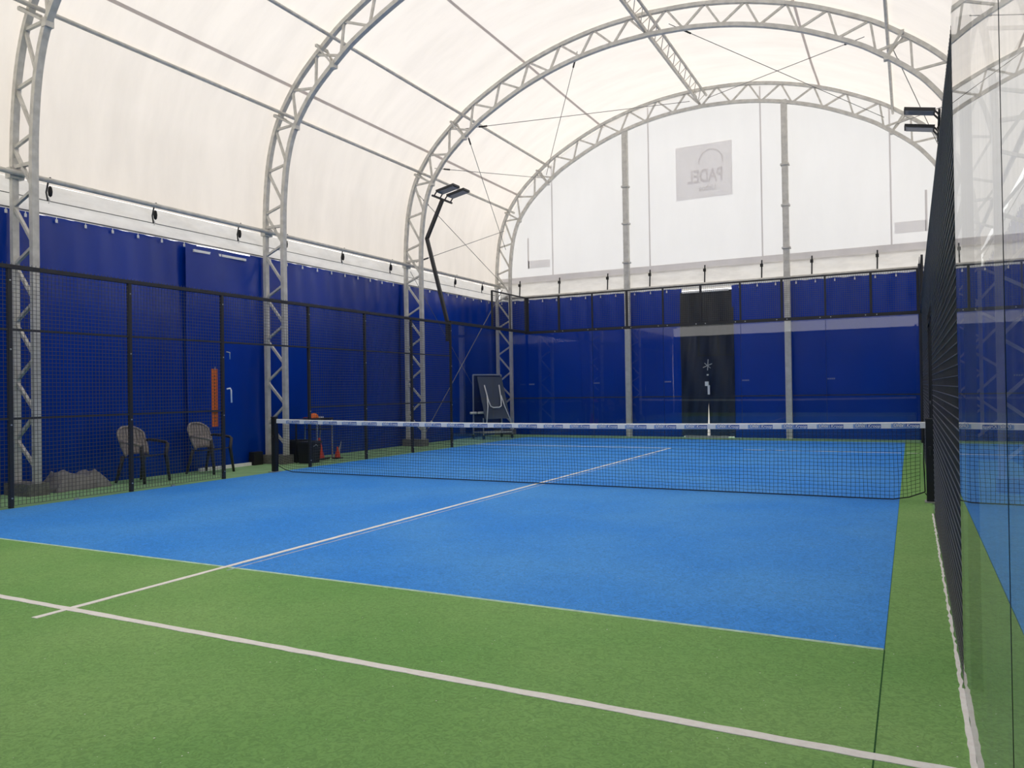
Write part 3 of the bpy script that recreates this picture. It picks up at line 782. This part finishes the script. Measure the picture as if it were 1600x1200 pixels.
floodlight(-1, 'black cranked floodlight with two lamp heads on the left fence')
floodlight(1, 'black floodlight with two lamp heads above the right fence')

# ================================================================== LOOSE THINGS
# plastic armchairs
def make_chair():
    root = bpy.data.objects.new('plastic_armchair', None); COL.objects.link(root); root.empty_display_size = .1
    # local: faces +x, width along y
    def seat(u, v):
        x = -.20+.42*u; y = (v-.5)*(.44-.06*(1-u)); return (x, y, .40+.03*u*u-.02*math.cos((v-.5)*3)-.0*u)
    MB().shell(seat, 8, 8, (0, 0, .012)).build('seat', CHAIRD, root, True)
    # rounded slatted backrest
    def edge(v): return -.24*math.cos(math.pi*(v-.5)*0)
    ns = 9
    mb = MB()
    def back(u, v):
        a = (u-.5)*2                               # across
        hw = .255*(1-.30*max(0, .45-v)) ; top = .40+.47*(1-.22*abs(a)**3)
        z = .42+(top-.42)*v
        return (-.20-.13*v-.02+.09*a*a, a*hw, z)
    for i in range(ns):
        u0 = i/ns+.006; u1 = (i+1)/ns-.006
        mb.shell(lambda u, v, u0=u0, u1=u1: back(u0+(u1-u0)*u, 0.03+.955*v), 2, 10, (-.012, 0, 0))
    mb.build('slatted_back', CHAIR, root, True)
    rim = [back(0, v/8) for v in range(9)]+[back(u/14, 1) for u in range(1, 14)]+[back(1, 1-v/8) for v in range(9)]
    mb = MB().tube(rim, .020, 7); mb.build('back_rim', CHAIR, root, True)
    for s in (-1, 1):
        a = back(.5+.5*s, .62)
        arm = [a, (-.16, s*.285, .655), (0, s*.30, .635), (.17, s*.285, .615), (.235, s*.27, .58)]
        MB().tube(arm, .024, 8, True, [.018, .024, .026, .026, .018]).build('armrest', CHAIR if s < 0 else CHAIRD, root, True)
        MB().tube([(.225, s*.265, .60), (.215, s*.245, .42), (.27, s*.26, 0)], .03, 6, True, [.028, .032, .022]).build('leg', CHAIRD, root, True)
        MB().tube([(-.20, s*.21, .42), (-.31, s*.25, 0)], .03, 6, True, [.034, .022]).build('leg', CHAIRD, root, True)
    return root
c1 = make_chair(); c2 = copy_tree(c1)
for o, x, y, a, lb in ((c1, -6.02, -1.80, 8, 'taupe plastic armchair behind the mesh, nearer the grey tarpaulin'), (c2, -6.08, -.42, 10, 'taupe plastic armchair behind the mesh, below the orange measuring strip')):
    o.location = (x, y, -.01); o.rotation_euler = (0, 0, math.radians(a)); tag(o, lb, 'chair', 'plastic chairs behind the left fence')

# crumpled tarpaulin
def tarp(u, v):
    x = -6.50+.50*v; y = -3.25+.86*u
    e = min(u, 1-u, v, 1-v)*5; e = max(0, min(1, e))
    z = .29*e**.8*(.72+.28*abs(math.sin(4.3*u+.6)))*(1-.12*abs(math.sin(13*u+3*v)))+.02*math.sin(11*v+5*u)*e
    return (x+.03*math.sin(14*u), y+.02*math.sin(9*v), max(-.006, z-.005))
tag(MB().grid(tarp, 48, 20).build('tarpaulin', TARP), 'crumpled grey tarpaulin heaped at the foot of the nearest arch', 'tarpaulin')

# orange measuring strip hung on the fence
t = thing('measuring_strip', 'narrow orange strip hanging upright on the left fence above the second chair', 'strip', (-5.07, -1.23, .84))
MB().box(-5.078, -5.066, -1.285, -1.165, .845, 1.765).build('board', ORANGE, t)
mb = MB()
for k in range(14): mb.box(-5.0655, -5.0645, -1.232, -1.218, .92+.055*k, .945+.055*k)
mb.build('scale_mark', INK, t)
MB().tube([(-5.062, -1.225, 1.75), (-5.05, -1.225, 1.80)], .006, 6).build('hook', ALU, t)

# service trolley behind the net with things on it
t = thing('trolley', 'dark service trolley with silver legs behind the net by the left fence', 'trolley', (-6.0, 2.1, 0))
X0, X1, Y0, Y1 = -6.22, -5.90, 1.50, 2.56
MB().box(X0-.02, X1+.02, Y0-.02, Y1+.02, .80, .84).build('top', DARK, t)
MB().box(X0+.01, X1-.01, Y0+.62, Y1-.01, .60, .62).build('shelf', DARK, t)
for xx in (X0, X1):
    for yy in (Y0+.60, Y1): MB().box(xx-.012, xx+.012, yy-.012, yy+.012, -.01, .80).build('leg', ALU, t)
    MB().box(xx-.012, xx+.012, Y0-.012, Y0+.012, -.01, .80).build('leg', DARK, t)
mb = MB()
for z in (.66, .72, .77): mb.box(X1-.004, X1+.006, Y0+.60, Y1, z, z+.012)
mb.build('side_slats', DARK, t)
t = thing('cap', 'orange cap lying on top of the dark trolley', 'cap', (-5.95, 2.1, .84))
MB().lathe([(.095, 0), (.095, .03), (.08, .07), (.05, .095), (.01, .105)], (-6.0, 2.12, .841), 16).build('crown', ORANGE, t, True)
MB().shell(lambda u, v: (-6.0-.08+.16*u, 2.04-.15*v, .855-.008*(2*u-1)**2+.01*v), 6, 4, (0, 0, .006)).build('visor', ORANGE, t, True)
MB().box(-6.0, -5.93, 2.25, 2.34, .841, .87).build('buckle', WHITE, t)
def bin_(x, y, w_, d, h, name, lab):
    t = thing(name, lab, 'bin', (x, y, 0))
    def side(f):
        return [(x+sx*w_/2*f, y+sy*d/2*f) for sx, sy in ((-1, -1), (1, -1), (1, 1), (-1, 1))]
    mb = MB(); a = side(.86); b = side(1)
    mb.add([(p[0], p[1], -.01) for p in a]+[(p[0], p[1], h) for p in b], [(3, 2, 1, 0), (0, 1, 5, 4), (1, 2, 6, 5), (2, 3, 7, 6), (3, 0, 4, 7), (4, 5, 6, 7)])
    mb.build('body', DARK, t)
    MB().box(x-w_/2-.015, x+w_/2+.015, y-d/2-.015, y+d/2+.015, h-.03, h+.01).build('rim', BLACK, t)
    MB().tube([(x+w_/2+.02, y-.06, h-.08), (x+w_/2+.04, y, h-.05), (x+w_/2+.02, y+.06, h-.08)], .008, 6).build('handle', ALU, t)
bin_(-6.06, 1.72, .28, .32, .42, 'waste_bin', 'dark bin standing under the top of the trolley')
bin_(-5.68, 1.62, .28, .36, .40, 'waste_bin', 'dark bin standing in front of the trolley')
tag(MB().box(-6.50, -6.36, .86, 1.08, -.01, .24).build('equipment_box', DARK), 'small dark box on the floor left of the second arch foot', 'box')
def cone(x, y, h, lab):
    t = thing('traffic_cone', lab, 'traffic cone', (x, y, 0), 'orange traffic cones')
    MB().lathe([(h*.30, -.008), (h*.26, .02), (h*.07, h*.96), (h*.055, h)], (x, y, .012), 18).build('body', CONE, t, True)
    MB().box(x-h*.36, x+h*.36, y-h*.36, y+h*.36, -.01, .014).build('foot', DARK, t)
cone(-6.06, 2.33, .42, 'taller orange traffic cone under the right half of the trolley')
cone(-5.78, 2.58, .22, 'short orange traffic cone at the right end of the trolley')
# white folded sheet behind
tag(MB().shell(lambda u, v: (-6.30+.04*v, 3.05+.22*u, -.008+.30*v*(u**1.5)), 5, 5, (.01, 0, 0)).build('pale_board', mat('pale_board', srgb(180, 180, 178), .6)), 'small pale pointed board leaning on the curtain right of the cones', 'board')
# folded table tennis table
R = Vector((.888, .459, 0)); Fw = Vector((-.459, .888, 0))
E = R*.85+Fw*.5; E.normalize(); D = R*.5-Fw*.85; D.normalize()
C0 = Vector((-6.02, 9.42, 0))
t = thing('folded_table', 'folded grey table tennis table with silver tube legs in the far left corner', 'table', tuple(C0))
def quad(a, b, c, d, th, nrm): # corners in order, thickness along nrm
    n_ = Vector(nrm).normalized()*th; mb = MB(); q = [Vector(p) for p in (a, b, c, d)]
    mb.add(q+[p+n_ for p in q], [(3, 2, 1, 0), (4, 5, 6, 7), (0, 1, 5, 4), (1, 2, 6, 5), (2, 3, 7, 6), (3, 0, 4, 7)]); return mb
Z = Vector((0, 0, 1)); hw = .46
quad(C0-E*hw+Z*.22, C0+E*hw+Z*.22, C0+E*hw+Z*1.78, C0-E*hw+Z*1.78, .03, -D).build('rear_half', mat('navy_board', srgb(22, 30, 58), .5), t)
mb = MB()
for a, b in ((C0-E*hw+Z*.15, C0-E*hw+Z*1.80), (C0-E*hw+Z*1.80, C0+E*hw+Z*1.80), (C0+E*hw+Z*.15, C0+E*hw+Z*1.80)): mb.beam(a+D*.01, b+D*.01, .035, .035, D)
mb.build('rim', ALU, t)
top = C0+D*.06+E*.05; bot = C0+D*.52+E*.05; hz = .40
quad(bot-E*hz+Z*.55, bot+E*hz+Z*.55, top+E*hz+Z*1.74, top-E*hz+Z*1.74, .03, -D).build('front_half', SLATE, t)
def onp(e, f): # point on front face
    return bot.lerp(top, f)+Z*(.55+1.19*f)+E*e+D*.035
MB().tube([onp(-.24, .80), onp(-.21, .45), onp(-.17, .30), onp(-.10, .265), onp(.10, .265), onp(.17, .30), onp(.21, .45), onp(.24, .80)], .018, 8).build('tube_leg', WHITE, t, True)
for e in (-.26, .28):
    MB().tube([onp(e*.85, .55), onp(e, .30), bot+E*e*1.5+D*.05+Z*.42], .016, 8).build('tube_leg', WHITE, t, True)
mb = MB()
base = [C0-E*hw+D*.0, C0-E*hw+D*.60, C0+E*hw+D*.60, C0+E*hw]
for a, b in zip(base, base[1:]+base[:1]): mb.tube([a+Z*.17, b+Z*.17], .018, 8)
for p in (base[1], base[2]): mb.tube([p+Z*.17, p+Z*.58], .016, 8)
mb.build('undercarriage', ALU, t)
for p in base:
    MB().tube([p+Z*.052-E*.015, p+Z*.052+E*.015], .06, 14).build('wheel', DARK, t, True)
    MB().tube([p+Z*.05, p+Z*.17], .014, 6).build('caster_stem', ALU, t)
MB().tube([C0-E*.62+D*.12+Z*.72, C0-E*.42+D*.12+Z*.72], .035, 10).build('pad', WHITE, t, True)
MB().tube([C0-E*.38+D*.14+Z*.72, C0-E*.14+D*.14+Z*.72], .035, 10).build('pad', WHITE, t, True)
MB().beam(C0-E*.62+D*.12+Z*.72, C0-E*.10+D*.05+Z*.72, .02, .02).build('pad_bar', ALU, t)
